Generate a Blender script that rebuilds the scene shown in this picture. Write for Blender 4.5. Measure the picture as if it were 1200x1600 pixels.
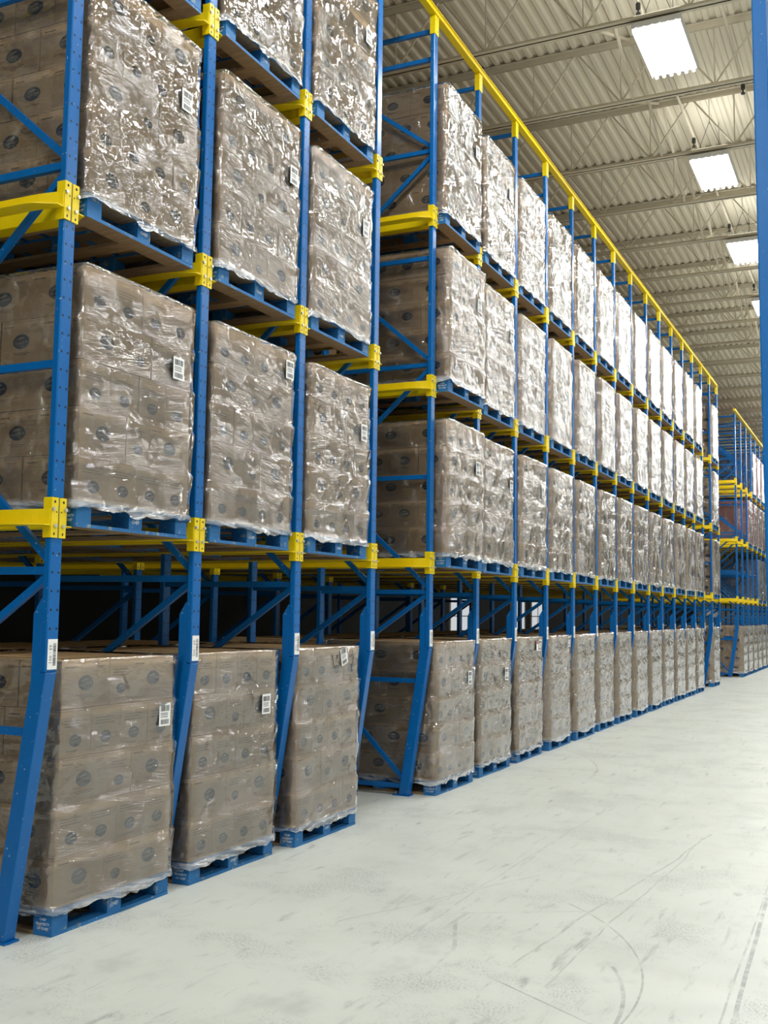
import bpy, bmesh, math, random
from mathutils import Matrix, Vector, noise as mnoise

# ------------------------------------------------------------------ scene, camera, lights, exposure
for o in list(bpy.data.objects):
    bpy.data.objects.remove(o)
S = bpy.context.scene
COL = S.collection
R = random.Random(7)

EYE = 1.764
def setup_camera():
    f, pi, ya, ro = 1674.0, .0927, .442, .0132
    fw = Vector((-math.sin(ya)*math.cos(pi), math.cos(ya)*math.cos(pi), math.sin(pi)))
    up = Vector((math.sin(ya)*math.sin(pi), -math.cos(ya)*math.sin(pi), math.cos(pi)))
    rt = Vector((math.cos(ya), math.sin(ya), 0))
    r2 = rt*math.cos(ro) + up*math.sin(ro)
    u2 = up*math.cos(ro) - rt*math.sin(ro)
    cam = bpy.data.cameras.new('camera')
    cam.sensor_fit = 'VERTICAL'; cam.sensor_height = 36; cam.sensor_width = 27
    cam.lens = f/1600*36
    cam.clip_end = 300
    o = bpy.data.objects.new('camera', cam); COL.objects.link(o)
    m = Matrix.Identity(4)
    for i in range(3):
        m[i][0] = r2[i]; m[i][1] = u2[i]; m[i][2] = -fw[i]
    m[2][3] = EYE
    o.matrix_world = m
    S.camera = o
setup_camera()

w = bpy.data.worlds.new('world'); S.world = w; w.use_nodes = True
w.node_tree.nodes['Background'].inputs[0].default_value = (.8, .85, .9, 1)
w.node_tree.nodes['Background'].inputs[1].default_value = .05
S.view_settings.view_transform = 'Standard'
S.view_settings.look = 'None'
S.view_settings.gamma = 1
S.view_settings.use_curve_mapping = False
S.view_settings.exposure = -0.14
LAMP_DOWN = 150.0
CEILING_FILL = 11.0  # power of the added upward light that lifts the ceiling
S.cycles.max_bounces = 10
S.cycles.diffuse_bounces = 4
S.cycles.glossy_bounces = 3
S.cycles.transparent_max_bounces = 12
S.cycles.sample_clamp_indirect = 6
S.cycles.caustics_reflective = False
S.cycles.caustics_refractive = False
S.cycles.use_denoising = True

# ------------------------------------------------------------------ measurements
A = 4.04            # rack front plane is x = -A
SP = 1.3            # upright spacing
Y1 = 4.438
def YP(i): return Y1 + SP*(i-1)
LV = (2.2425, 3.992, 5.72)          # bracket centres
TOP = 7.80
NP = 20
REC = .21
ORD = ('zeroth first second third fourth fifth sixth seventh eighth ninth tenth eleventh twelfth thirteenth fourteenth '
       'fifteenth sixteenth seventeenth eighteenth nineteenth twentieth').split()
TIER = ('on the floor', 'on the lowest rails', 'on the middle rails', 'on the top rails')

# ------------------------------------------------------------------ materials
def NT(name):
    m = bpy.data.materials.new(name); m.use_nodes = True
    nt = m.node_tree; nt.nodes.clear()
    out = nt.nodes.new('ShaderNodeOutputMaterial')
    return m, nt, out
class G:
    """tiny node helper"""
    def __init__(s, nt): s.nt = nt
    def n(s, t, **kw):
        nd = s.nt.nodes.new(t)
        for k, v in kw.items(): setattr(nd, k, v)
        return nd
    def put(s, sock, v):
        if isinstance(v, bpy.types.NodeSocket): s.nt.links.new(v, sock)
        else: sock.default_value = v
    def m(s, op, a, b=0.0, c=None, clamp=False):
        nd = s.n('ShaderNodeMath', operation=op, use_clamp=clamp)
        s.put(nd.inputs[0], a); s.put(nd.inputs[1], b)
        if c is not None: s.put(nd.inputs[2], c)
        return nd.outputs[0]
    def ss(s, v, lo, hi):
        nd = s.n('ShaderNodeMapRange', interpolation_type='SMOOTHSTEP')
        s.put(nd.inputs[0], v); nd.inputs[1].default_value = lo; nd.inputs[2].default_value = hi
        return nd.outputs[0]
    def noise(s, vec, scale, detail=3, rough=.55, dist=0.0):
        nd = s.n('ShaderNodeTexNoise'); s.nt.links.new(vec, nd.inputs['Vector'])
        nd.inputs['Scale'].default_value = scale; nd.inputs['Detail'].default_value = detail
        nd.inputs['Roughness'].default_value = rough; nd.inputs['Distortion'].default_value = dist
        return nd.outputs['Fac']
    def mapping(s, vec, scale=(1, 1, 1), rot=(0, 0, 0), loc=(0, 0, 0)):
        nd = s.n('ShaderNodeMapping'); s.put(nd.inputs[0], vec)
        nd.inputs['Scale'].default_value = scale; nd.inputs['Rotation'].default_value = rot
        nd.inputs['Location'].default_value = loc
        return nd.outputs[0]
    def mix(s, f, a, b):
        nd = s.n('ShaderNodeMix', data_type='RGBA')
        s.put(nd.inputs[0], f)
        for k, v in ((6, a), (7, b)):
            if isinstance(v, bpy.types.NodeSocket): s.nt.links.new(v, nd.inputs[k])
            else: nd.inputs[k].default_value = (*v, 1)
        return nd.outputs[2]
    def bsdf(s, out, color, rough=.5, spec=.5, metal=0.0, bump=None, bstr=.2, bdist=.01, coat=0.0):
        p = s.n('ShaderNodeBsdfPrincipled')
        if isinstance(color, bpy.types.NodeSocket): s.nt.links.new(color, p.inputs['Base Color'])
        else: p.inputs['Base Color'].default_value = (*color, 1)
        s.put(p.inputs['Roughness'], rough)
        p.inputs['Specular IOR Level'].default_value = spec
        p.inputs['Metallic'].default_value = metal
        p.inputs['Coat Weight'].default_value = coat
        if bump is not None:
            b = s.n('ShaderNodeBump'); b.inputs['Strength'].default_value = bstr; b.inputs['Distance'].default_value = bdist
            s.nt.links.new(bump, b.inputs['Height']); s.nt.links.new(b.outputs[0], p.inputs['Normal'])
        s.nt.links.new(p.outputs[0], out.inputs[0])
        return p

M = {}
def plain(name, col, rough=.5, spec=.5, var=0.0, scale=6.0, metal=0.0):
    m, nt, out = NT(name); g = G(nt)
    if var:
        tc = g.n('ShaderNodeTexCoord').outputs['Object']
        nz = g.noise(tc, scale)
        c = g.mix(nz, tuple(x*(1-var) for x in col), tuple(min(1, x*(1+var)) for x in col))
    else: c = col
    g.bsdf(out, c, rough, spec, metal)
    M[name] = m
def m_post(name, col, holes=True, chips=.70):
    m, nt, out = NT(name); g = G(nt)
    tc = g.n('ShaderNodeTexCoord').outputs['Object']
    sx = g.n('ShaderNodeSeparateXYZ'); nt.links.new(tc, sx.inputs[0])
    nz = g.noise(tc, 5)
    c = g.mix(nz, tuple(x*.88 for x in col), tuple(min(1, x*1.1) for x in col))
    chip = g.ss(g.noise(tc, 60, 2), chips, chips+.04)
    c = g.mix(chip, c, (.35, .42, .5))
    if holes:
        ay = g.m('SUBTRACT', g.m('ABSOLUTE', sx.outputs[1]), .024)
        az = g.m('SUBTRACT', g.m('MODULO', g.m('ADD', sx.outputs[2], 10.0), .1), .05)
        d = g.m('SQRT', g.m('ADD', g.m('MULTIPLY', ay, ay), g.m('MULTIPLY', az, az)))
        h = g.m('LESS_THAN', d, .0075)
        front = g.m('GREATER_THAN', sx.outputs[0], -.004)
        c = g.mix(g.m('MULTIPLY', h, front), c, (.01, .015, .03))
    g.bsdf(out, c, .30, .32)
    M[name] = m
BLUE = (.0015, .115, .385)
m_post('blue post paint', BLUE)
m_post('blue paint', BLUE, holes=False)
m_post('worn blue paint', (.0015, .15, .50), holes=False, chips=.69)
plain('yellow paint', (.80, .60, .0), .4, .5, .08, 9)
plain('dark hole', (.02, .02, .02), .8)
plain('zinc', (.6, .6, .58), .35, .5, metal=.8)
plain('label white', (.82, .83, .84), .45)
plain('label ink', (.03, .03, .035), .6)
plain('label red', (.5, .04, .04), .6)
plain('roof steel', (.66, .60, .48), .6, .3, .05, 3)
plain('wall paint', (.5, .5, .48), .8, .2, .05, 1)
plain('shade-dark wall', (.035, .037, .04), .8, .2, .05, 1)  # interior shade put into the wall colour so the rack gaps read black
plain('lamp body', (.7, .7, .7), .5)
plain('black iron', (.03, .03, .03), .5)
plain('sign white', (.8, .8, .8), .5)

def m_deck():
    m, nt, out = NT('roof deck'); g = G(nt)
    tc = g.n('ShaderNodeTexCoord').outputs['Object']
    c = g.mix(g.noise(tc, .6), (.73, .67, .54), (.79, .73, .60))
    g.bsdf(out, c, .6, .3)
    M['roof deck'] = m
m_deck()

def m_carton(name, lo, hi):
    m, nt, out = NT(name); g = G(nt)
    tc = g.n('ShaderNodeTexCoord').outputs['Object']
    rnd = g.n('ShaderNodeObjectInfo').outputs['Random']
    f = g.m('ADD', g.m('MULTIPLY', rnd, .6), g.m('MULTIPLY', g.noise(g.mapping(tc, (2, 2, 14)), 4), .5))
    c = g.mix(f, lo, hi)
    g.bsdf(out, c, .75, .25)
    M[name] = m
m_carton('cardboard', (.44, .285, .15), (.60, .41, .23))
m_carton('flap cardboard', (.42, .28, .14), (.52, .36, .19))
m_carton('red printed board', (.45, .10, .10), (.62, .20, .19))
m_carton('blue printed board', (.02, .08, .25), (.06, .16, .40))
plain('logo ink', (.022, .025, .034), .6, .3, .25, 30)
plain('logo light', (.42, .30, .19), .7, .3)
plain('print ink', (.16, .105, .065), .7, .3)

def m_pallet():
    m, nt, out = NT('pallet blue'); g = G(nt)
    tc = g.n('ShaderNodeTexCoord').outputs['Object']
    rnd = g.n('ShaderNodeObjectInfo').outputs['Random']
    off = g.n('ShaderNodeCombineXYZ'); nt.links.new(g.m('MULTIPLY', rnd, 20.), off.inputs[0])
    va = g.n('ShaderNodeVectorMath', operation='ADD'); nt.links.new(tc, va.inputs[0]); nt.links.new(off.outputs[0], va.inputs[1])
    v = va.outputs[0]
    c = g.mix(g.noise(v, 7), (.005, .095, .31), (.02, .18, .44))
    worn = g.ss(g.noise(v, 13, 6, .7), .56, .68)
    c = g.mix(worn, c, (.26, .30, .28))
    g.bsdf(out, c, .6, .35, bump=g.noise(g.mapping(v, (3, 3, 3)), 30), bstr=.3)
    M['pallet blue'] = m
    m, nt, out = NT('pallet wood'); g = G(nt)
    tc = g.n('ShaderNodeTexCoord').outputs['Object']
    c = g.mix(g.noise(g.mapping(tc, (4, 22, 22)), 1.5, 4), (.13, .085, .05), (.34, .25, .15))
    g.bsdf(out, c, .8, .2)
    M['pallet wood'] = m
m_pallet()

def m_film():
    m, nt, out = NT('stretch film'); g = G(nt)
    tc = g.n('ShaderNodeTexCoord').outputs['Object']
    rnd = g.n('ShaderNodeObjectInfo').outputs['Random']
    off = g.n('ShaderNodeCombineXYZ')
    for k, q in enumerate((37., 23., 51.)): nt.links.new(g.m('MULTIPLY', rnd, q), off.inputs[k])
    va = g.n('ShaderNodeVectorMath', operation='ADD'); nt.links.new(tc, va.inputs[0]); nt.links.new(off.outputs[0], va.inputs[1])
    v = va.outputs[0]
    sx = g.n('ShaderNodeSeparateXYZ'); nt.links.new(tc, sx.inputs[0])
    tilt = g.mapping(v, (1, 1, 1), (math.radians(9), math.radians(4), 0))
    streak = g.noise(g.mapping(tilt, (2.3, 2.3, 21)), 1.6, 4, .60, .35)
    fine = g.noise(g.mapping(tilt, (16, 16, 90)), 1.2, 3, .65)
    crinkle = g.noise(v, 34, 3, .6, .4)
    bulge = g.noise(g.mapping(v, (1, 1, 1.3)), 5.5, 2)
    bulge2 = g.noise(g.mapping(tilt, (1, 1, 1.8)), 13, 2)
    patch = g.ss(g.noise(v, 4.2, 2), .44, .60)
    h = g.m('ADD', g.m('MULTIPLY', streak, g.m('ADD', g.m('MULTIPLY', patch, .62), .05)), g.m('MULTIPLY', bulge, .85))
    h = g.m('ADD', h, g.m('MULTIPLY', g.m('MULTIPLY', fine, patch), .05))
    h = g.m('ADD', h, g.m('MULTIPLY', bulge2, .20))
    h = g.m('ADD', h, g.m('MULTIPLY', crinkle, .03))
    bp = g.n('ShaderNodeBump'); bp.inputs['Strength'].default_value = 1.0; bp.inputs['Distance'].default_value = .040
    nt.links.new(h, bp.inputs['Height'])
    gl = g.n('ShaderNodeBsdfGlossy'); gl.inputs['Roughness'].default_value = .05
    gl.inputs['Color'].default_value = (.96, .97, 1, 1); nt.links.new(bp.outputs[0], gl.inputs['Normal'])
    tr = g.n('ShaderNodeBsdfTransparent'); tr.inputs['Color'].default_value = (.985, .985, .978, 1)
    df = g.n('ShaderNodeBsdfDiffuse'); df.inputs['Color'].default_value = (.80, .82, .86, 1)
    nt.links.new(bp.outputs[0], df.inputs['Normal'])
    fr = g.n('ShaderNodeFresnel'); fr.inputs['IOR'].default_value = 1.5
    refl = g.m('ADD', g.m('MULTIPLY', fr.outputs[0], 1.6), .07, clamp=True)
    hem = g.m('SUBTRACT', 1.0, g.ss(sx.outputs[2], .125, .175))
    haze = g.m('ADD', g.m('MULTIPLY', g.ss(g.noise(v, 5, 3), .45, .75), .06), g.m('MULTIPLY', g.m('MULTIPLY', hem, g.ss(streak, .35, .6)), .5))
    haze = g.m('ADD', haze, .035, clamp=True)
    m1 = g.n('ShaderNodeMixShader'); nt.links.new(haze, m1.inputs[0]); nt.links.new(tr.outputs[0], m1.inputs[1]); nt.links.new(df.outputs[0], m1.inputs[2])
    m2 = g.n('ShaderNodeMixShader'); nt.links.new(refl, m2.inputs[0]); nt.links.new(m1.outputs[0], m2.inputs[1]); nt.links.new(gl.outputs[0], m2.inputs[2])
    nt.links.new(m2.outputs[0], out.inputs[0])
    M['stretch film'] = m
m_film()

def m_floor():
    m, nt, out = NT('concrete floor'); g = G(nt)
    tc = g.n('ShaderNodeTexCoord').outputs['Object']
    sx = g.n('ShaderNodeSeparateXYZ'); nt.links.new(tc, sx.inputs[0])
    X, Y = sx.outputs[0], sx.outputs[1]
    base = g.mix(g.noise(tc, .7, 5, .6), (.49, .51, .475), (.59, .61, .58))
    base = g.mix(g.m('MULTIPLY', g.ss(g.noise(tc, 3.0, 5, .65), .5, .75), .35), base, (.44, .45, .42))
    def streak(rot, sc, lo, hi, msc, seed):
        v = g.mapping(tc, sc, (0, 0, rot), (seed, seed*1.7, 0))
        a = g.ss(g.noise(v, 1.0, 5, .65, .3), lo, hi)
        mk = g.ss(g.noise(g.mapping(tc, (1, 1, 1), (0, 0, 0), (seed*3, 0, 0)), msc, 2), .40, .62)
        return g.m('MULTIPLY', a, mk)
    marks = streak(0.05, (13, 1.5, 1), .56, .74, .7, 1.3)
    for args in ((.5, (9, 2.6, 1), .58, .76, .9, 4.1), (-.45, (10, 2.2, 1), .58, .76, .7, 7.7), (1.35, (8, 2.6, 1), .59, .77, .8, 9.2)):
        marks = g.m('MAXIMUM', marks, streak(*args))
    sp = g.m('MULTIPLY', g.ss(g.noise(g.mapping(tc, (1.5, .8, 1), (0, 0, .3)), 60, 5, .75), .46, .62), g.ss(g.noise(tc, 1.3, 5, .68), .49, .64))
    marks = g.m('MAXIMUM', marks, g.m('MULTIPLY', sp, .9))
    gate = g.ss(g.noise(tc, 7, 4, .7), .28, .62)
    lines = None
    def addl(v):
        nonlocal lines
        lines = v if lines is None else g.m('MAXIMUM', lines, v)
    wob = g.m('MULTIPLY', g.m('SUBTRACT', g.noise(tc, .9, 2), .5), .12)
    def seg(p, q, wd, st, wobble=1):
        dx, dy = q[0]-p[0], q[1]-p[1]; L = math.hypot(dx, dy); dx /= L; dy /= L
        d = g.m('ADD', g.m('MULTIPLY', X, dy), g.m('MULTIPLY', Y, -dx))
        d = g.m('SUBTRACT', d, p[0]*dy - p[1]*dx)
        if wobble: d = g.m('ADD', d, g.m('MULTIPLY', wob, wobble))
        t = g.m('ADD', g.m('MULTIPLY', X, dx), g.m('MULTIPLY', Y, dy))
        t = g.m('SUBTRACT', t, p[0]*dx + p[1]*dy)
        a = g.m('LESS_THAN', g.m('ABSOLUTE', d), wd)
        b = g.m('MULTIPLY', g.m('GREATER_THAN', t, 0.), g.m('LESS_THAN', t, L))
        addl(g.m('MULTIPLY', g.m('MULTIPLY', a, b), st))
    def arc(c, r, y0, y1, wd, st):
        dx = g.m('SUBTRACT', X, c[0]); dy = g.m('SUBTRACT', Y, c[1])
        d = g.m('SUBTRACT', g.m('SQRT', g.m('ADD', g.m('MULTIPLY', dx, dx), g.m('MULTIPLY', dy, dy))), r)
        a = g.m('LESS_THAN', g.m('ABSOLUTE', d), wd)
        b = g.m('MULTIPLY', g.m('GREATER_THAN', Y, y0), g.m('LESS_THAN', Y, y1))
        b = g.m('MULTIPLY', b, g.m('GREATER_THAN', dx, 0.))
        addl(g.m('MULTIPLY', g.m('MULTIPLY', a, b), st))
    seg((-.66, 4.6), (-.76, 7.4), .011, .9, .2)
    seg((-.72, 4.6), (-.80, 8.6), .006, .6, .2)
    seg((-1.83, 5.12), (-1.18, 4.72), .006, .8, .1)
    seg((-1.80, 5.3), (-1.36, 9.2), .007, .55)
    seg((-1.55, 5.1), (-1.40, 9.0), .006, .5)
    seg((-2.45, 5.3), (-2.42, 9.4), .006, .4)
    seg((-2.9, 5.6), (-2.2, 7.2), .007, .4)
    seg((-2.35, 6.1), (-1.65, 6.5), .006, .4)
    seg((-2.31, 5.95), (-2.13, 5.42), .012, .6)
    arc((-3.2, 5.0), 2.1, 4.5, 6.6, .006, .7)
    arc((-2.9, 4.75), 1.77, 4.6, 5.55, .010, .7)
    arc((-6.6, 11.5), 3.6, 11.6, 15.2, .012, .4)
    soft = g.m('MULTIPLY', g.ss(g.noise(g.mapping(tc, (1, .7, 1), (0, 0, .4)), 2.4, 5, .6), .57, .74), .38)
    marks = g.m('MAXIMUM', marks, soft)
    marks = g.m('MAXIMUM', g.m('MULTIPLY', marks, .8), g.m('MULTIPLY', lines, gate))
    c = g.mix(g.m('MULTIPLY', marks, .85), base, (.19, .195, .205))
    rg = g.m('ADD', g.m('MULTIPLY', g.noise(tc, 2.2, 4), .22), .30)
    g.bsdf(out, c, rg, .42, bump=g.noise(tc, 35, 4), bstr=.06)
    M['concrete floor'] = m
m_floor()

def m_emit(name, col, st):
    m, nt, out = NT(name)
    e = nt.nodes.new('ShaderNodeEmission'); e.inputs[0].default_value = (*col, 1); e.inputs[1].default_value = st
    nt.links.new(e.outputs[0], out.inputs[0]); M[name] = m
m_emit('lamp tube', (1, .98, .92), 14)
m_emit('daylight', (.93, .97, 1), .7)

# ------------------------------------------------------------------ mesh helpers
class MB:
    def __init__(s): s.v = []; s.f = []; s.mi = []; s.mats = []
    def mat(s, name):
        if name not in s.mats: s.mats.append(name)
        return s.mats.index(name)
    def quadbox(s, P, mat):
        """eight points: bottom four counter-clockwise, then the top four"""
        b = len(s.v); s.v += [tuple(p) for p in P]; k = s.mat(mat)
        for q in ((0, 3, 2, 1), (4, 5, 6, 7), (0, 1, 5, 4), (1, 2, 6, 5), (2, 3, 7, 6), (3, 0, 4, 7)):
            s.f.append(tuple(b+i for i in q)); s.mi.append(k)
    def box(s, x0, x1, y0, y1, z0, z1, mat, under=None):
        s.quadbox([(x0, y0, z0), (x1, y0, z0), (x1, y1, z0), (x0, y1, z0), (x0, y0, z1), (x1, y0, z1), (x1, y1, z1), (x0, y1, z1)], mat)
        if under: s.mi[-6] = s.mat(under)
    def bar(s, p, q, wy, wz, mat, up=(0, 1, 0)):
        p = Vector(p); q = Vector(q); d = (q-p).normalized(); a = Vector(up); a = (a - d*a.dot(d)).normalized(); b = d.cross(a)
        P = []
        for c in (p, q):
            for sa, sb in ((-1, -1), (1, -1), (1, 1), (-1, 1)): P.append(c + a*(sa*wy/2) + b*(sb*wz/2))
        s.quadbox(P, mat)
    def prism(s, poly, y0, y1, mat):
        """polygon in x,z extruded along y (poly counter-clockwise seen from -y)"""
        b = len(s.v); n = len(poly); k = s.mat(mat)
        s.v += [(x, y0, z) for x, z in poly] + [(x, y1, z) for x, z in poly]
        s.f.append(tuple(range(b, b+n))); s.mi.append(k)
        s.f.append(tuple(range(b+2*n-1, b+n-1, -1))); s.mi.append(k)
        for i in range(n):
            j = (i+1) % n
            s.f.append((b+i, b+n+i, b+n+j, b+j)); s.mi.append(k)
    def disc(s, c, u, v, ru, rv, mat, n=18):
        b = len(s.v); c = Vector(c); u = Vector(u); v = Vector(v)
        s.v += [tuple(c + u*(ru*math.cos(2*math.pi*i/n)) + v*(rv*math.sin(2*math.pi*i/n))) for i in range(n)]
        s.f.append(tuple(range(b, b+n))); s.mi.append(s.mat(mat))
    def poly(s, c, u, v, pts, mat):
        b = len(s.v); c = Vector(c); u = Vector(u); v = Vector(v)
        s.v += [tuple(c + u*a + v*d) for a, d in pts]
        s.f.append(tuple(range(b, b+len(pts)))); s.mi.append(s.mat(mat))
    def rod(s, p, q, r, mat, n=8):
        p = Vector(p); q = Vector(q); d = (q-p).normalized()
        a = d.orthogonal().normalized(); c = d.cross(a); b = len(s.v); k = s.mat(mat)
        for o in (p, q):
            s.v += [tuple(o + a*(r*math.cos(2*math.pi*i/n)) + c*(r*math.sin(2*math.pi*i/n))) for i in range(n)]
        for i in range(n):
            j = (i+1) % n; s.f.append((b+i, b+j, b+n+j, b+n+i)); s.mi.append(k)
        s.f.append(tuple(range(b+n-1, b-1, -1))); s.mi.append(k)
        s.f.append(tuple(range(b+n, b+2*n))); s.mi.append(k)
    def addmesh(s, verts, faces, mat):
        b = len(s.v); s.v += [tuple(v) for v in verts]; k = s.mat(mat)
        for f in faces: s.f.append(tuple(b+i for i in f)); s.mi.append(k)
    def join(s, o, M4):
        b = len(s.v); s.v += [tuple(M4 @ Vector(v)) for v in o.v]
        mp = [s.mat(n) for n in o.mats]
        s.f += [tuple(b+i for i in f) for f in o.f]; s.mi += [mp[i] for i in o.mi]
    def mesh(s, name, smooth=False, bevel=0.0):
        me = bpy.data.meshes.new(name)
        me.from_pydata(s.v, [], s.f)
        for n in s.mats: me.materials.append(M[n])
        me.polygons.foreach_set('material_index', s.mi)
        if bevel:
            bm = bmesh.new(); bm.from_mesh(me)
            bmesh.ops.bevel(bm, geom=[e for e in bm.edges if len(e.link_faces) == 2 and e.calc_face_angle(0) > .6], offset=bevel, segments=1, affect='EDGES')
            bm.to_mesh(me); bm.free()
        if smooth: me.polygons.foreach_set('use_smooth', [True]*len(me.polygons))
        me.update(); return me

def link(name, me, parent=None, loc=(0, 0, 0), rot=(0, 0, 0)):
    o = bpy.data.objects.new(name, me); COL.objects.link(o)
    if parent: o.parent = parent
    o.location = loc; o.rotation_euler = rot
    return o
def tag(o, label=None, cat=None, group=None, kind=None):
    if label: o['label'] = label
    if cat: o['category'] = cat
    if group: o['group'] = group
    if kind: o['kind'] = kind
    return o
def thing(name, label, cat, loc=(0, 0, 0), rz=0, group=None):
    o = link(name, None, None, loc, (0, 0, rz)); o.empty_display_size = .2
    return tag(o, label, cat, group)

def text_geo(body, size):
    """letters as flat geometry in x,y, centred"""
    cu = bpy.data.curves.new('t', 'FONT'); cu.body = body; cu.size = size; cu.resolution_u = 1
    cu.align_x = 'CENTER'; cu.align_y = 'CENTER'
    ob = bpy.data.objects.new('t', cu); COL.objects.link(ob)
    bpy.context.view_layer.update()
    me = bpy.data.meshes.new_from_object(ob)
    v = [tuple(x.co) for x in me.vertices]; f = [tuple(p.vertices) for p in me.polygons]
    bpy.data.objects.remove(ob); bpy.data.curves.remove(cu); bpy.data.meshes.remove(me)
    return v, f
def put_text(mb, geo, c, u, v, mat):
    c = Vector(c); u = Vector(u); v = Vector(v)
    mb.addmesh([c + u*p[0] + v*p[1] for p in geo[0]], geo[1], mat)

# ------------------------------------------------------------------ setting
def setting():
    mb = MB(); mb.box(-17.2, 8.2, -8.2, 82.2, -.2, 0, 'concrete floor'); tag(link('floor', mb.mesh('floor')), kind='structure')
    mb = MB(); mb.box(-13.2, -13, -8, 82, 0, 9.5, 'shade-dark wall'); tag(link('wall_left', mb.mesh('wall')), kind='structure')
    mb = MB(); mb.box(8, 8.2, -8, 82, 0, 9.7, 'wall paint'); tag(link('wall_right', mb.mesh('wall')), kind='structure')
    mb = MB(); mb.box(-17.2, 8.2, 82, 82.2, 0, 9.7, 'wall paint'); tag(link('wall_far', mb.mesh('wall')), kind='structure')
    mb = MB(); mb.box(-17.2, 8.2, -8.2, -8, 0, 9.7, 'wall paint'); tag(link('wall_near', mb.mesh('wall')), kind='structure')
    # fluted roof deck, flutes along the aisle
    mb = MB(); p = .16; x = -13.2; prof = []
    while x < 8.2:
        prof += [(x, 9.505), (x+.055, 9.505), (x+.080, 9.54), (x+.135, 9.54)]; x += p
    k = mb.mat('roof deck'); n = len(prof)
    ys = (-8.2, 15, 40, 82.2)
    for y in ys: mb.v += [(a, y, z) for a, z in prof]
    for r in range(len(ys)-1):
        for i in range(n-1):
            mb.f.append((r*n+i, (r+1)*n+i, (r+1)*n+i+1, r*n+i+1)); mb.mi.append(k)
    mb.box(-17.2, 8.2, -8.2, 82.2, 9.60, 9.7, 'roof deck')
    tag(link('ceiling', mb.mesh('roof_deck')), kind='structure')
setting()
def daylight_window(n, y0, y1, z0, z1):
    mb = MB(); f = .06
    for a, b, c, d in ((y0, y1, z0, z0+f), (y0, y1, z1-f, z1), (y0, y0+f, z0, z1), (y1-f, y1, z0, z1), ((y0+y1)/2-.02, (y0+y1)/2+.02, z0, z1), (y0, y1, (z0+z1)/2-.02, (z0+z1)/2+.02)):
        mb.box(-13, -12.95, a, b, c, d, 'lamp body')
    o = tag(link('window_%d' % n, mb.mesh('window_frame')), kind='structure')
    mb = MB(); mb.box(-12.99, -12.98, y0+f, y1-f, z0+f, z1-f, 'daylight'); link('pane', mb.mesh('pane'), o)
daylight_window(1, 32.5, 34.4, .9, 2.4)
daylight_window(2, 38.7, 40.4, .9, 2.4)
daylight_window(3, 41.2, 43.0, .9, 2.4)

# ------------------------------------------------------------------ roof trusses and bridging
JY = lambda n: 11.9 + 1.97*n
ZB, ZT = 8.61, 9.44
def joist_meshes():
    x0, x1 = -12.9, 7.9
    b = MB(); b.box(x0, x1, -.062, -.010, ZB, ZB+.012, 'roof steel'); b.box(x0, x1, .010, .062, ZB, ZB+.012, 'roof steel')
    b.box(x0, x1, -.016, -.010, ZB, ZB+.055, 'roof steel'); b.box(x0, x1, .010, .016, ZB, ZB+.055, 'roof steel')
    t = MB(); t.box(x0, x1, -.07, -.010, ZT+.048, ZT+.058, 'roof steel'); t.box(x0, x1, .010, .07, ZT+.048, ZT+.058, 'roof steel')
    t.box(x0, x1, -.018, -.010, ZT-.02, ZT+.048, 'roof steel'); t.box(x0, x1, .010, .018, ZT-.02, ZT+.048, 'roof steel')
    w_ = MB(); pitch = 1.22; x = -3.11 - pitch*11
    while x < x1 - .7:
        if x > x0:
            w_.rod((x, 0, ZB+.03), (x, 0, ZT+.03), .010, 'roof steel', 6)
            w_.rod((x, 0, ZB+.03), (x+pitch/2, 0, ZT+.03), .013, 'roof steel', 6)
        if x+pitch/2 > x0 and x+pitch < x1:
            w_.rod((x+pitch/2, 0, ZT+.03), (x+pitch, 0, ZB+.03), .013, 'roof steel', 6)
        x += pitch
    return b.mesh('bottom_chord'), t.mesh('top_chord'), w_.mesh('web')
JM = joist_meshes()
NJ0, NJ1 = -2, 26
for k, n in enumerate(range(NJ0, NJ1)):
    lab = ('beige open-web roof truss under the fluted deck, %s' %
           (('%s going away from the camera' % ORD[k+1]) if k < 20 else ('number %d from the camera' % (k+1))))
    t = thing('roof_truss', lab, 'roof truss', (0, JY(n), 0), 0, 'roof trusses')
    link('bottom_chord', JM[0], t); link('top_chord', JM[1], t); link('web', JM[2], t)
br = MB(); br.bar((0, .06, ZB+.03), (0, 1.91, ZT+.02), .032, .032, 'roof steel', (1, 0, 0))
br.bar((.05, .06, ZT+.02), (.05, 1.91, ZB+.03), .032, .032, 'roof steel', (1, 0, 0))
BR = br.mesh('bridging')
for k, n in enumerate(range(NJ0, 16)):
    for xb, side in ((-2.98, 'over the aisle'), (-9.1, 'over the racks')):
        if side == 'over the racks' and n > 4: continue
        o = link('bridging_brace', BR, None, (xb, JY(n), 0))
        tag(o, 'thin crossed steel braces between the %s and %s roof trusses %s' % (ORD[k+1], ORD[k+2], side), 'roof brace', 'braces between the roof trusses')
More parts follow.
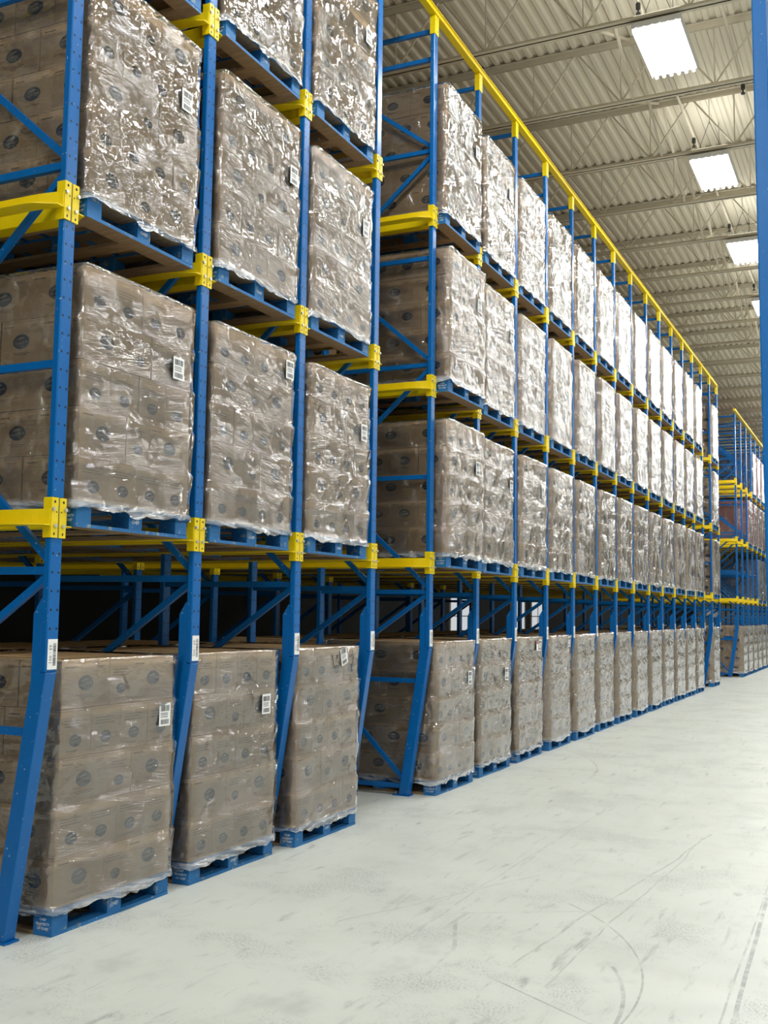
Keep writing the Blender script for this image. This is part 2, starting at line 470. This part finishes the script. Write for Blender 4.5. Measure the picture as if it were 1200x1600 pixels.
# sprinkler pipe with heads
t = thing('sprinkler_pipe', 'pale sprinkler pipe running along the aisle just under the roof deck', 'pipe', (-2.62, 0, 9.30))
mb = MB(); mb.rod((0, -7.5, 0), (0, 60, 0), .022, 'roof steel', 8); link('pipe_run', mb.mesh('pipe_run'), t)
hd = MB(); hd.rod((0, 0, -.16), (0, 0, 0), .011, 'black iron', 6); hd.rod((0, 0, -.10), (0, 0, -.03), .03, 'black iron', 8); hd.rod((0, 0, -.17), (0, 0, -.155), .03, 'black iron', 8)
HD = hd.mesh('sprinkler_head')
for y in (8.6, 12.67, 16.8, 20.9, 25.0): link('sprinkler_head', HD, t, (0, y, 0))
t = thing('sprinkler_line', 'second pale sprinkler pipe beside the blue post, under the roof deck', 'pipe', (-1.70, 0, 9.30))
link('pipe_run', bpy.data.meshes['pipe_run'], t)
for y in (11.1, 15.3, 19.4, 23.5): link('sprinkler_head', HD, t, (0, y, 0))

# ------------------------------------------------------------------ lamps
def lamp_meshes():
    h = MB()   # open white reflector box with closed top
    W, L = .275, .60
    h.box(-W, W, -L, L, .085, .095, 'lamp body')
    h.box(-W-.008, -W, -L, L, .0, .10, 'lamp body'); h.box(W, W+.008, -L, L, .0, .10, 'lamp body')
    h.box(-W, W, -L-.008, -L, .03, .10, 'lamp body'); h.box(-W, W, L, L+.008, .03, .10, 'lamp body')
    h.box(-.05, .05, -.25, .25, .10, .15, 'lamp body')
    t = MB()
    for i in range(6):
        x = -.225 + .09*i
        t.rod((x, -.612, .012), (x, .612, .012), .02, 'lamp tube', 10)
    c = MB()
    for y in (-.5, .5):
        c.rod((-.2, y, .10), (0, y, .62), .004, 'black iron', 5); c.rod((.2, y, .10), (0, y, .62), .004, 'black iron', 5)
        c.rod((0, y, .60), (0, y, 1.04), .004, 'black iron', 5)
    return h.mesh('reflector'), t.mesh('tube'), c.mesh('hanger')
LM = lamp_meshes()
TUBE = None
def lamp(x, y, z, label, group):
    t = thing('high_bay_lamp', label, 'ceiling lamp', (x, y, z), 0, group)
    link('reflector', LM[0], t); link('tubes', LM[1], t); link('hanger_wire', LM[2], t)
    for nm, pw, zz, rx in (('down', LAMP_DOWN, -.012, 0), ('up', CEILING_FILL, .20, math.pi)):  # upward one is an added fill above the closed reflector, for the ceiling
        l = bpy.data.lights.get('lamp_'+nm)
        if l is None:
            l = bpy.data.lights.new('lamp_'+nm, 'AREA'); l.shape = 'RECTANGLE'; l.size = .53; l.size_y = 1.20
            l.energy = pw; l.color = (.985, 1, .965)
        lo = bpy.data.objects.new('lamp_light', l); COL.objects.link(lo); lo.parent = t
        lo.location = (0, 0, zz); lo.rotation_euler = (rx, 0, 0)
for k in range(-5, 15):
    y = 12.45 + 3.93*k
    if k < 0: lab = 'bright tube lamp hanging over the aisle, out of frame above, row place %s' % ORD[-k]
    elif k < 4: lab = 'glowing square tube lamp hanging over the aisle, %s in view going away from the camera' % ORD[k+1]
    else: lab = 'tube lamp over the far aisle hidden behind the blue post, %s from the camera' % ORD[k+1]
    lamp(-2.25, y, 8.46, lab, 'tube lamps over the aisle')
for k in range(-4, 10):  # added row, never in view, put in to brighten the load fronts
    lamp(4.2, 12.45 + 3.93*k, 8.46, 'added unseen tube lamp beyond the opposite rack, brightening the load fronts', 'added unseen lamps brightening the load fronts')

# ------------------------------------------------------------------ upright frames
HOR = (.09, 1.10, 1.96, 3.09, 4.21, 5.30, 6.41, 7.38, 7.68)
DIA = ((1.10, .12), (1.13, 1.95), (3.06, 1.99), (3.12, 4.19), (5.27, 4.24), (5.33, 6.38), (7.35, 6.44))   # (z at rear, z at front)
DEP = 1.2
def legx(z): return -.02 if z > 1.5 else -.05 - REC*(1.5-z)/1.5
def frame_meshes():
    d = {}
    mb = MB(); mb.box(-.045, 0, -.045, .045, 1.42, TOP-.05, 'blue post paint'); d['post'] = mb.mesh('post', bevel=.006)
    mb = MB(); mb.box(-.045, 0, -.045, .045, 0.01, TOP-.05, 'blue post paint'); d['straight'] = mb.mesh('straight_post', bevel=.006)
    mb = MB()
    mb.prism([(0, 1.42), (-.0445, 1.42), (-.0445, 1.81), (-.055, 1.81), (-.105, 1.73), (-.105, 1.37), (-.10-REC, .01), (-REC, .01)], -.041, .041, 'blue paint')
    d['leg'] = mb.mesh('leg', bevel=.004)
    mb = MB(); mb.box(-.16-REC, .02-REC, -.052, .052, 0, .01, 'blue paint'); mb.rod((-.14-REC, 0, 0), (-.14-REC, 0, .035), .009, 'zinc', 6)
    d['plate'] = mb.mesh('base_plate')
    for z in HOR:
        mb = MB(); mb.bar((legx(z), 0, z), (-DEP-.02, 0, z), .035, .042, 'blue paint'); d['h', z] = mb.mesh('brace')
    for a, b in DIA:
        mb = MB(); mb.bar((legx(b), .004, b), (-DEP-.02, .004, a), .030, .040, 'blue paint'); d['d', a, b] = mb.mesh('brace')
    # bracket: two slotted plates on the front of the post, side cheeks
    mb = MB()
    for s in (-1, 1):
        y0, y1 = sorted((s*.006, s*.056))
        mb.box(0, .008, y0, y1, -.108, .108, 'yellow paint')
        y0, y1 = sorted((s*.0465, s*.056))
        mb.box(-.05, 0, y0, y1, -.108, .108, 'yellow paint')
        mb.disc((.0085, s*.033, .085), (0, 1, 0), (0, 0, 1), .008, .008, 'dark hole', 10)
        mb.disc((.0085, s*.033, -.088), (0, 1, 0), (0, 0, 1), .006, .008, 'dark hole', 10)
        mb.disc((.0085, s*.018, .03), (0, 1, 0), (0, 0, 1), .005, .005, 'dark hole', 8)
    d['bracket'] = mb.mesh('rail_bracket')
    mb = MB(); mb.rod((.008, 0, 0), (.02, 0, 0), .011, 'zinc', 6); d['bolt'] = mb.mesh('bolt')
    mb = MB(); mb.box(-.05, .006, -.05, .05, -.20, 0, 'yellow paint'); mb.disc((.0065, -.03, -.05), (0, 1, 0), (0, 0, 1), .007, .007, 'dark hole', 8); mb.disc((.0065, .03, -.15), (0, 1, 0), (0, 0, 1), .007, .007, 'dark hole', 8)
    d['cap'] = mb.mesh('beam_connector')
    return d
FM = frame_meshes()
def barcode_bars(mb, c, u, v, w_, h_, seed, n=16):
    r = random.Random(seed); x = -w_/2
    while x < w_/2 - .002:
        t = r.choice((.0015, .0022, .0035)); mb.poly(c, u, v, [(x, -h_/2), (x+t, -h_/2), (x+t, h_/2), (x, h_/2)], 'label ink'); x += t + r.choice((.0015, .002, .003))
def leg_label_mesh(i, z0=-.08, z1=.08):
    mb = MB(); mb.box(0, .002, -.036, .036, z0, z1, 'label white')
    # writing reads down the post
    barcode_bars(mb, (.0026, .014, .0), (0, 0, -1), (0, 1, 0), .115, .022, i)
    if i <= 9: put_text(mb, text_geo('63 - %03d' % i, .030), (.0026, -.017, 0), (0, 0, -1), (0, 1, 0), 'label ink')
    else: mb.poly((.0026, -.017, 0), (0, 0, 1), (0, -1, 0), [(-.05, -.007), (.05, -.007), (.05, .007), (-.05, .007)], 'label ink')
    return mb.mesh('barcode_label')
BLANK = leg_label_mesh(30)
def bracket(parent, x, z, bolts):
    b = link('rail_bracket', FM['bracket'], parent, (x, 0, z))
    if bolts:
        for s in (-1, 1):
            link('bolt', FM['bolt'], b, (0, s*.046, .045)); link('bolt', FM['bolt'], b, (0, s*.03, -.045))
def upright(i, y, label, group, detail, front=True, x=-A, text=True):
    t = thing('upright_frame', label, 'rack upright', (x, y, 0), 0, group)
    if front:
        link('front_post', FM['post'], t); link('slanted_leg', FM['leg'], t); link('base_plate', FM['plate'], t)
    else:
        link('front_post', FM['straight'], t)
    link('rear_post', FM['straight'], t, (-DEP, 0, 0))
    if detail or not front:
        for z in HOR: link('horizontal_brace', FM['h', z], t)
        for a, b in DIA: link('diagonal_brace', FM['d', a, b], t)
    else:
        for z in HOR: link('horizontal_brace', FM['h', z], t)
        for a, b in DIA[:5]: link('diagonal_brace', FM['d', a, b], t)
    for z in LV: bracket(t, 0, z, detail == 2)
    link('beam_connector', FM['cap'], t, (0, 0, TOP+.03))
    if front:
        o = link('barcode_label', leg_label_mesh(i) if text and i <= 12 else BLANK, t, (.001, 0, 1.515)); o['label'] = 'white barcode label on the post'
    return t
for i in range(1, NP+1):
    lab = 'blue rack upright with slanted foot, %s from the camera' % ORD[i]
    if i == 5: lab += ', beyond the empty lane'
    if i == 20: lab = 'blue rack upright with slanted foot ending the long block, before the gap'
    t = upright(i, YP(i), lab, 'front uprights of the long rack block', 2 if i <= 7 else 1 if i <= 13 else 0)
    if i == NP:
        mb = MB(); mb.box(-.30, 0, 0, .012, -.13, .13, 'sign white')
        o = link('sign_plate', mb.mesh('sign_plate'), t, (-.055, .04, 1.86)); o['label'] = 'blank white sign plate on the upright'
for i in range(2, 12):
    upright(i, YP(i), 'blue upright frame deep in the shadowed rack, behind the %s front upright' % ORD[i], 'inner uprights of the long rack block', 0, False, -A-2.5)
    
# second block, beyond the gap
Q0, NQ = 32.8, 12
def simple_upright():
    mb = MB()
    mb.box(-.045, 0, -.045, .045, 1.42, TOP-.05, 'blue paint')
    mb.prism([(0, 1.42), (-.0445, 1.42), (-.0445, 1.81), (-.055, 1.81), (-.105, 1.73), (-.105, 1.37), (-.10-REC, .01), (-REC, .01)], -.041, .041, 'blue paint')
    fr = mb.mesh('front_post')
    mb = MB(); mb.box(-DEP-.045, -DEP, -.045, .045, 0.01, TOP-.05, 'blue paint'); re = mb.mesh('rear_post')
    return fr, re
SU = simple_upright()
for j in range(NQ):
    t = thing('upright_frame', 'blue upright with slanted foot in the far block, %s beyond the gap' % ORD[j+1], 'rack upright', (-A, Q0+SP*j, 0), 0, 'uprights of the far rack block')
    link('front_post', SU[0], t); link('rear_post', SU[1], t)
    for z in HOR: link('horizontal_brace', FM['h', z], t)
    for a, b in DIA: link('diagonal_brace', FM['d', a, b], t)
    for z in LV: link('rail_bracket', FM['bracket'], t, (0, 0, z))
for j in range(0, 4):
    t = thing('upright_frame', 'inner blue upright of the far block, row %s beyond the gap' % ORD[j+1], 'rack upright', (-A-2.5, Q0+SP*j, 0), 0, 'inner uprights of the far rack block')
    link('front_post', FM['straight'], t); link('rear_post', SU[1], t)
    for z in HOR: link('horizontal_brace', FM['h', z], t)

# top tie beams
def tie(y0, y1, label):
    mb = MB(); mb.box(-.05, .006, y0, y1, 0, .07, 'yellow paint'); mb.box(.006, .02, y0, y1, .0, .007, 'yellow paint'); mb.box(.006, .02, y0, y1, .063, .07, 'yellow paint')
    tag(link('tie_beam', mb.mesh('tie_beam'), None, (-A, 0, TOP+.03)), label, 'beam')
tie(YP(1)-.1, YP(NP)+.06, 'long yellow beam joining the tops of the front uprights')
tie(Q0-.06, Q0+SP*(NQ-1)+.1, 'yellow beam joining the upright tops of the far block')

# ------------------------------------------------------------------ pallet rails
def rail_mesh(side, length):
    """angle rail; flange near the post, lip outward; front end curls in to the bracket"""
    pts = [(.004, .058), (-.03, .059), (-.07, .063), (-.11, .069), (-.16, .074), (-.22, .076), (-length, .076)]
    prof = [(0, .045), (0, -.045), (.105, -.045), (.105, -.039), (.006, -.039), (.006, .045)]
    mb = MB(); k = mb.mat('yellow paint'); n = len(prof)
    for idx, (x, o) in enumerate(pts):
        lip = (.45, .62, .8, .95, 1, 1, 1)[idx]
        for a, z in prof:
            aa = a*lip if a > .01 else a
            mb.v.append((x, side*(o+aa), z))
    for r in range(len(pts)-1):
        for i in range(n):
            j = (i+1) % n
            q = (r*n+i, r*n+j, (r+1)*n+j, (r+1)*n+i)
            mb.f.append(q if side > 0 else q[::-1]); mb.mi.append(k)
    q = tuple(range(n)); mb.f.append(q[::-1] if side > 0 else q); mb.mi.append(k)
    q = tuple(range((len(pts)-1)*n, len(pts)*n)); mb.f.append(q if side > 0 else q[::-1]); mb.mi.append(k)
    me = mb.mesh('pallet_rail')
    bm = bmesh.new(); bm.from_mesh(me); bmesh.ops.recalc_face_normals(bm, faces=bm.faces); bm.to_mesh(me); bm.free()
    return me
RL = {(-1, 0): rail_mesh(-1, 6.2), (1, 0): rail_mesh(1, 6.2), (-1, 1): rail_mesh(-1, 3.7), (1, 1): rail_mesh(1, 3.7)}
RN = ('lowest', 'middle', 'top')
for i in range(1, NP+1):
    for l, z in enumerate(LV):
        for s in (-1, 1):
            o = link('pallet_rail', RL[s, 0], None, (-A, YP(i), z))
            tag(o, 'yellow pallet rail on the %s side of the %s front upright, %s level' % ('near' if s < 0 else 'far', ORD[i], RN[l]), 'pallet rail', '%s-level pallet rails' % RN[l])
for j in range(NQ):
    for l, z in enumerate(LV):
        for s in (-1, 1):
            o = link('pallet_rail', RL[s, 1], None, (-A, Q0+SP*j, z))
            tag(o, 'yellow pallet rail on the %s side of the far block\'s %s upright, %s level' % ('near' if s < 0 else 'far', ORD[j+1], RN[l]), 'pallet rail', 'pallet rails of the far block')

# ------------------------------------------------------------------ pallets
PW, PD, PH = 1.016, 1.219, .142     # across the aisle front, depth, height
def pallet_meshes():
    hx, hy = PD/2, PW/2
    top = MB()
    # top deck boards run across (y), stringer boards run along x
    n = 7; bw = .14; gap = (PD - n*bw)/(n-1)
    for i in range(n):
        x = -hx + i*(bw+gap); top.box(x, x+bw, -hy, hy, .122, PH, 'pallet blue', 'pallet wood')
    for y in (-hy, -.06, hy-.12): top.box(-hx, hx, y, y+.12, .104, .122, 'pallet blue', 'pallet wood')
    bot = MB()
    for y in (-hy, -.06, hy-.12): bot.box(-hx+.13, hx-.13, y, y+.12, 0, .02, 'pallet wood', 'pallet wood')
    for x in (-hx, hx-.13): bot.box(x, x+.13, -hy, hy, 0, .02, 'pallet blue', 'pallet wood')
    bl = MB(); bl.box(-.065, .065, -.06, .06, .02, .104, 'pallet blue')
    bl2 = MB(); bl2.box(-.065, .065, -.06, .06, .02, .104, 'pallet blue')
    for k, tx in enumerate(('CHEP', 'PROPERTY', 'OF CHEP')):
        put_text(bl2, text_geo(tx, .020), (0, -.0606, .086-.024*k), (1, 0, 0), (0, 0, 1), 'label white')
    bl3 = MB(); bl3.box(-.065, .065, -.06, .06, .02, .104, 'pallet blue')
    put_text(bl3, text_geo('CHEP', .030), (.0656, 0, .062), (0, 1, 0), (0, 0, 1), 'label white')
    whole = MB(); whole.join(top, Matrix.Identity(4)); whole.join(bot, Matrix.Identity(4))
    pos = [(x, y) for x in (-hx+.065, 0, hx-.065) for y in (-hy+.06, 0, hy-.06)]
    for x, y in pos: whole.join(bl, Matrix.Translation((x, y, 0)))
    return dict(top=top.mesh('top_deck'), bot=bot.mesh('bottom_deck'), bl=bl.mesh('block', bevel=.004), bl2=bl2.mesh('block'), bl3=bl3.mesh('block'), whole=whole.mesh('pallet'), pos=pos)
PM = pallet_meshes()

# ------------------------------------------------------------------ cartons
LH = .266
T_logo = text_geo('Ocean Spray', .0195)
def carton_mb(dx, dy, h=LH-.004, board='cardboard', logos=True):
    mb = MB(); mb.box(-dx/2, dx/2, -dy/2, dy/2, 0, h, board)
    if not logos: return mb
    for nrm, wd in (((1, 0), dy), ((-1, 0), dy), ((0, 1), dx), ((0, -1), dx)):
        n = Vector((nrm[0], nrm[1], 0)); u = Vector((0, 0, 1)).cross(n)*1.0; v = Vector((0, 0, 1))
        dist = (dx if nrm[0] else dy)/2
        wide = wd > .28
        c = n*(dist+.0006) + v*(.135 if wide else .088)
        k = 1.0 if wide else .80
        if wd < .22: k = .7
        mb.disc(c, u, v, .062*k, .043*k, 'logo ink', 20)
        c2 = c + n*.0004
        # breaking-wave crest and scripted name across the middle
        mb.poly(c2, u, v, [(-.040*k, .012*k), (-.012*k, .020*k), (.010*k, .026*k), (.026*k, .021*k), (.012*k, .019*k), (-.006*k, .014*k)], 'logo light')
        put_text(mb, ([(p[0]*k, p[1]*k+.14*p[0]*k, 0) for p in T_logo[0]], T_logo[1]), c2 + v*(-.006*k), u, v, 'logo light')
        def bar(x0, x1, z, t=.0035): mb.poly(n*(dist+.0006) + v*z, u, v, [(x0, 0), (x1, 0), (x1, t), (x0, t)], 'print ink')
        if wide:
            bar(-wd*.44, -wd*.22, .222, .007); bar(wd*.24, wd*.40, .226); bar(wd*.24, wd*.36, .216); bar(-wd*.2, wd*.2, .066); bar(-wd*.15, wd*.15, .056)
        else:
            for q in range(3): bar(-wd*.36, wd*(.30 - .12*(q % 2)), .196-.016*q)
            bar(-wd*.3, wd*.1, .030)
        # seam where the top flaps meet
        bar(-wd/2+.002, wd/2-.002, h-.012, .0018)
    return mb
WA, DA = PW/4, PD/3
CM = {}
CTN = {'end': (DA, WA), 'long': (PD/4, .402), 'slim': (DA, PW-.804)}
for k_, (a, b) in CTN.items(): CM[k_] = carton_mb(a-.004, b-.004)
CMESH = {k_: v_.mesh('carton') for k_, v_ in CM.items()}
def layer_spots(kind):
    hx, hy = PD/2, PW/2; out = []
    if kind == 'A':
        for c in range(4):
            for r in range(3): out.append(('end', -hx+DA*(r+.5), -hy+WA*(c+.5), 1 <= c <= 2 and r == 1))
    else:
        for sgn in (-1, 1):
            for r in range(4): out.append(('long', -hx+PD/4*(r+.5), sgn*(hy-.201), False))
        for r in range(3): out.append(('slim', -hx+DA*(r+.5), 0, r == 1))
    return out
def stack_mesh(first, seed, board=None):
    r = random.Random(seed); mb = MB()
    for l in range(5):
        ox, oy = r.uniform(-.005, .005), r.uniform(-.006, .006)
        for k_, x, y, inner in layer_spots('AB'[(l+first) % 2]):
            if inner and l < 4: continue
            src = CM[k_] if board is None else BM[board, k_]
            mb.join(src, Matrix.Translation((x+ox+r.uniform(-.003, .003), y+oy+r.uniform(-.003, .003), PH+.001+LH*l)))
    return mb.mesh('carton_stack')
BM = {}
for bd in ('red printed board', 'blue printed board'):
    for k_, (a, b) in CTN.items(): BM[bd, k_] = carton_mb(a-.004, b-.004, board=bd, logos=False)
STK = [stack_mesh(0, 1), stack_mesh(1, 2)]
STKC = [stack_mesh(0, 3, 'red printed board'), stack_mesh(0, 5, 'blue printed board')]

# ------------------------------------------------------------------ stretch film
def film_mesh(seed, npx=26, npy=24, rows=7):
    """film wound round the load: swells at the top of every layer, pulled in below, ragged gathered hem over the pallet"""
    hx, hy = PD/2+.018, PW/2+.018; off = Vector((seed*13.7, seed*5.1, seed*9.3)); rad = .025
    per = []
    def side(x0, y0, x1, y1, n, nx, ny):
        for i in range(n):
            t = i/n; per.append((x0+(x1-x0)*t, y0+(y1-y0)*t, nx, ny))
    c = rad
    side(hx, -hy+c, hx, hy-c, npy, 1, 0); per.append((hx-c*.3, hy-c*.3, .7, .7))
    side(hx-c, hy, -hx+c, hy, npx, 0, 1); per.append((-hx+c*.3, hy-c*.3, -.7, .7))
    side(-hx, hy-c, -hx, -hy+c, npy, -1, 0); per.append((-hx+c*.3, -hy+c*.3, -.7, -.7))
    side(-hx+c, -hy, hx-c, -hy, npx, 0, -1); per.append((hx-c*.3, -hy+c*.3, .7, -.7))
    zs = [(.104, 'hem'), (.116, 'hem'), (.128, 'hem'), (.140, 'hem')]
    for l in range(5):
        for r in range(rows): zs.append((PH + LH*l + LH*(r+.5)/rows, (r+.5)/rows))
    ztop = PH + LH*5 + .004
    zs += [(ztop, 1.0), (ztop+.006, 'lip')]
    mb = MB(); k = mb.mat('stretch film'); n = len(per)
    for zi, (z, ph) in enumerate(zs):
        for (x, y, nx, ny) in per:
            p = Vector((x, y, z))
            if ph == 'hem':
                d = .014*mnoise.noise(p*14+off) + .006
                zz = z + (.032*mnoise.noise(Vector((x, y, 0))*5+off) + .02*mnoise.noise(Vector((x, y, 0))*17+off))*(1.0 - zi*.25)
            elif ph == 'lip':
                d = -.05; zz = z
            else:
                saw = ph**2.5*.013 - (1-ph)*.004
                d = saw + .012*mnoise.noise(p*3.1+off) + .005*mnoise.noise(Vector((x*9, y*9, z*22))+off)
                d = max(d, -.004); zz = z
            mb.v.append((x+nx*d, y+ny*d, zz))
    for r in range(len(zs)-1):
        for i in range(n):
            j = (i+1) % n; mb.f.append((r*n+i, r*n+j, (r+1)*n+j, (r+1)*n+i)); mb.mi.append(k)
    return mb.mesh('stretch_wrap', smooth=True)
FILM = [film_mesh(s, 34, 30, 9) for s in range(4)]
FILMLO = [film_mesh(s+10, 12, 10, 5) for s in range(2)]

def ship_label_mesh(seed):
    mb = MB(); mb.box(0, .0015, -.055, .055, -.07, .07, 'label white')
    barcode_bars(mb, (.0021, 0, .038), (0, 1, 0), (0, 0, 1), .088, .036, seed); barcode_bars(mb, (.0021, 0, -.044), (0, 1, 0), (0, 0, 1), .08, .030, seed+50)
    for z in (.006, -.004, -.016): mb.poly((.0021, 0, z), (0, 1, 0), (0, 0, 1), [(-.042, 0), (.03, 0), (.03, .004), (-.042, .004)], 'label ink')
    return mb.mesh('shipping_label')
SLAB = [ship_label_mesh(s) for s in range(3)]
red = MB(); red.box(0, .0015, -.035, .035, -.06, .06, 'label white'); red.poly((.0021, 0, .04), (0, 1, 0), (0, 0, 1), [(-.03, -.014), (.03, -.014), (.03, .016), (-.03, .016)], 'label red')
REDL = red.mesh('red_label')

def load(x, y, z, rz, label, group, first, seed, detail, film=True, lab=None, board=None, cat='pallet load'):
    """pallet of stacked cartons, wrapped in film.  origin: centre of the pallet underside"""
    r = random.Random(seed)
    t = thing('pallet_load', label, cat, (x, y, z), rz, group)
    if detail:
        pl = link('pallet', PM['top'], t); link('bottom_deck', PM['bot'], pl)
        for i, (bx, by) in enumerate(PM['pos']):
            me = PM['bl2'] if i == 6 else PM['bl3'] if i == 7 else PM['bl']
            link('block', me, pl, (bx, by, 0))
        for l in range(5):
            ox, oy = r.uniform(-.006, .006), r.uniform(-.007, .007)
            for k_, cx, cy, inner in layer_spots('AB'[(l+first) % 2]):
                if inner and l < 4: continue
                link('carton', CMESH[k_], t, (cx+ox+r.uniform(-.003, .003), cy+oy+r.uniform(-.003, .003), PH+.001+LH*l), (0, 0, r.uniform(-.004, .004)+(math.pi if r.random() < .5 else 0)))
    else:
        link('pallet', PM['whole'], t)
        link('carton_stack', STK[first % 2] if board is None else STKC[board], t)
    if film:
        o = link('stretch_wrap', (FILM if detail else FILMLO)[seed % (4 if detail else 2)], t, (0, 0, 0), (0, 0, math.pi if (seed//4) % 2 else 0)); o['label'] = 'clear glossy stretch film around the cartons'
    if lab:
        ly, lz, rot = lab
        o = link('shipping_label', SLAB[seed % 3], t, (PD/2+.031, ly, lz), (rot, 0, 0)); o['label'] = 'white barcode shipping label'
    return t

ROWZ = lambda l: PH + LH*(l+.5)     # centre height of carton layer l
LABS = {(1, 0): (.38, ROWZ(3)+.04, 0), (2, 0): (.33, ROWZ(3)+.02, 0), (3, 0): (.19, ROWZ(4)+.06, .28), (5, 0): (.33, ROWZ(3)+.02, 0), (6, 0): (.30, ROWZ(3), 0), (7, 0): (.33, ROWZ(4)+.03, 0), (8, 0): (.36, ROWZ(4)+.05, 0),
        (1, 1): (.33, ROWZ(3)-.02, 0), (2, 1): (.42, ROWZ(4), 0), (3, 1): (.37, ROWZ(3)-.01, 0), (5, 1): (.28, ROWZ(3), 0), (6, 1): (.38, ROWZ(3)-.03, 0), (7, 1): (.30, ROWZ(3)+.02, 0),
        (1, 2): (.35, ROWZ(3)-.02, 0), (2, 2): (.40, ROWZ(3), 0), (3, 2): (.36, ROWZ(3)+.02, 0), (5, 2): (.30, ROWZ(3), 0), (6, 2): (.36, ROWZ(3), 0),
        (2, 3): (.35, ROWZ(3), 0), (3, 3): (.33, ROWZ(3), 0), (5, 3): (.34, ROWZ(3), 0), (6, 3): (.30, ROWZ(3), 0)}
DY = {(1, 0): .04, (2, 0): -.03, (3, 0): -.05, (5, 0): -.03, (6, 0): -.11, (7, 0): -.12, (8, 0): -.1, (9, 0): -.1,
      (1, 1): -.02, (2, 1): -.05, (3, 1): -.05, (5, 1): -.03, (5, 2): -.03, (5, 3): -.05}
DX = {(1, 0): -4.13, (2, 0): -4.11, (3, 0): -4.09, (5, 0): -4.02, (5, 1): -3.93, (5, 2): -3.93, (5, 3): -3.98}
lanes = [n for n in range(1, NP) if n not in (4, 18)]
FIRST = {(1, 0): 1, (1, 1): 0, (2, 0): 0, (2, 1): 0, (3, 0): 0, (3, 1): 0}
sd = 0
for l in range(4):
    z = 0.0 if l == 0 else LV[l-1] - .038
    for k, n in enumerate(lanes):
        sd += 1; r = random.Random(sd*7+1)
        near = n <= 7
        yc = YP(n) + SP/2 + (DY.get((n, l), -.05) if l < 3 or n < 9 else -.02) + r.uniform(-.008, .008)
        if l: yc = min(max(yc, YP(n) + SP/2 - .028), YP(n) + SP/2 + .03)
        else: yc = max(yc, YP(n) + SP/2 - .060)
        xf = DX.get((n, l), -A - .01 if l == 0 else -A + .015) + r.uniform(-.008, .012)
        where = {1: 'first from the camera end', 19: 'last before the gap'}.get(n, ('just before the empty lane' if n == 3 else 'just past the empty lane' if n == 5 else '%s from the camera end' % ORD[k+1]))
        lab = 'film-wrapped brown cartons %s, %s' % (TIER[l], where)
        t = load(xf - PD/2, yc, z, r.uniform(-.008, .008) if l == 0 else r.uniform(-.004, .004), lab, 'wrapped pallet loads %s' % TIER[l], FIRST.get((n, l), r.randint(0, 1)), sd, near, True, LABS.get((n, l)))
        if (n, l) == (7, 0):
            o = link('red_label', REDL, t, (PD/2+.031, .22, ROWZ(4)+.02)); o['label'] = 'small white label with a red band'
        # next load deeper in the lane
        if l == 1 and n <= 12:
            sd += 1
            load(xf - 2*PD - .16 - PD/2, YP(n) + SP/2, z, 0, 'shadowed cartons on the lowest rails, third deep in the lane %s' % where, 'loads third in depth', r.randint(0, 1), sd, False, False)
        if (l <= 1 and n <= 12) or (l > 1 and n in (1, 2, 3, 5, 6)) or n == 19:
            sd += 1
            load(xf - PD - .06 - PD/2, max(yc, YP(n) + SP/2 - .03), z, r.uniform(-.008, .008), 'shadowed cartons %s, behind the load %s' % (TIER[l], where), 'loads second in depth', r.randint(0, 1), sd, False, False)
# far block loads
for l in range(4):
    z = 0.0 if l == 0 else LV[l-1] - .038
    for j in range(NQ-1):
        if l == 1 and j < 4: continue
        if l == 2 and j < 2: continue
        if l == 3 and j < 3: continue
        sd += 1; r = random.Random(sd*3)
        board = None if l in (0,) else (0 if l == 2 else r.choice((0, 1)) if l == 3 else r.choice((None, 1)))
        word = 'brown' if board is None else ('reddish', 'dark blue')[board]
        FARL = load(-A + (.09 if l == 0 else .015) - PD/2, Q0 + SP*(j+.5), z, r.uniform(-.004, .004), '%s wrapped cartons %s, far block, %s bay' % (word, TIER[l], ORD[j+1]), 'loads in the far block', r.randint(0, 1), sd, False, True, None, board)
        if j == 0:
            if l == 0:
                mb = MB(); mb.box(-.12, .12, -.004, 0, -.06, .06, 'blue paint')
                o = link('blue_sticker', mb.mesh('blue_sticker'), FARL, (.2, -PW/2-.028, 1.12)); o['label'] = 'blue sticker on the side'
            sd += 1
            load(-A - PD - .06 - PD/2, Q0 + SP*.5, z, 0, 'brown cartons %s of the far block, second deep' % TIER[l], 'loads second in depth', 0, sd, False, False)

# ------------------------------------------------------------------ upright of the opposite rack, beside the camera
def opposite():
    t = thing('upright_frame', 'tall worn blue upright close to the camera on the opposite side of the aisle', 'rack upright', (-.553+.028, 5.4, 0))
    t.rotation_euler = (0, -math.radians(.33), 0)
    mb = MB(); mb.box(0, .07, 0, .10, 1.5, TOP, 'worn blue paint'); link('front_post', mb.mesh('near_post', bevel=.006), t)
    mb = MB(); mb.prism([(0, 1.5), (REC, .01), (REC+.12, .01), (.13, 1.45), (.13, 1.73), (.071, 1.81), (.071, 1.5)], .01, .09, 'worn blue paint'); link('slanted_leg', mb.mesh('near_leg'), t)
    mb = MB(); mb.box(REC-.03, REC+.15, -.03, .13, 0, .01, 'worn blue paint'); link('base_plate', mb.mesh('near_plate'), t)
    mb = MB(); mb.box(1.2, 1.25, 0, .10, .01, TOP, 'worn blue paint'); link('rear_post', mb.mesh('near_rear_post'), t)
    for z in HOR:
        mb = MB(); mb.bar((.07 if z > 1.5 else .1+REC*(1.5-z)/1.5, .05, z), (1.21, .05, z), .035, .042, 'worn blue paint'); link('horizontal_brace', mb.mesh('near_brace'), t)
    for a, b in DIA:
        mb = MB(); mb.bar((.07 if b > 1.5 else .1+REC*(1.5-b)/1.5, .054, b), (1.21, .054, a), .03, .04, 'worn blue paint'); link('diagonal_brace', mb.mesh('near_brace'), t)
opposite()
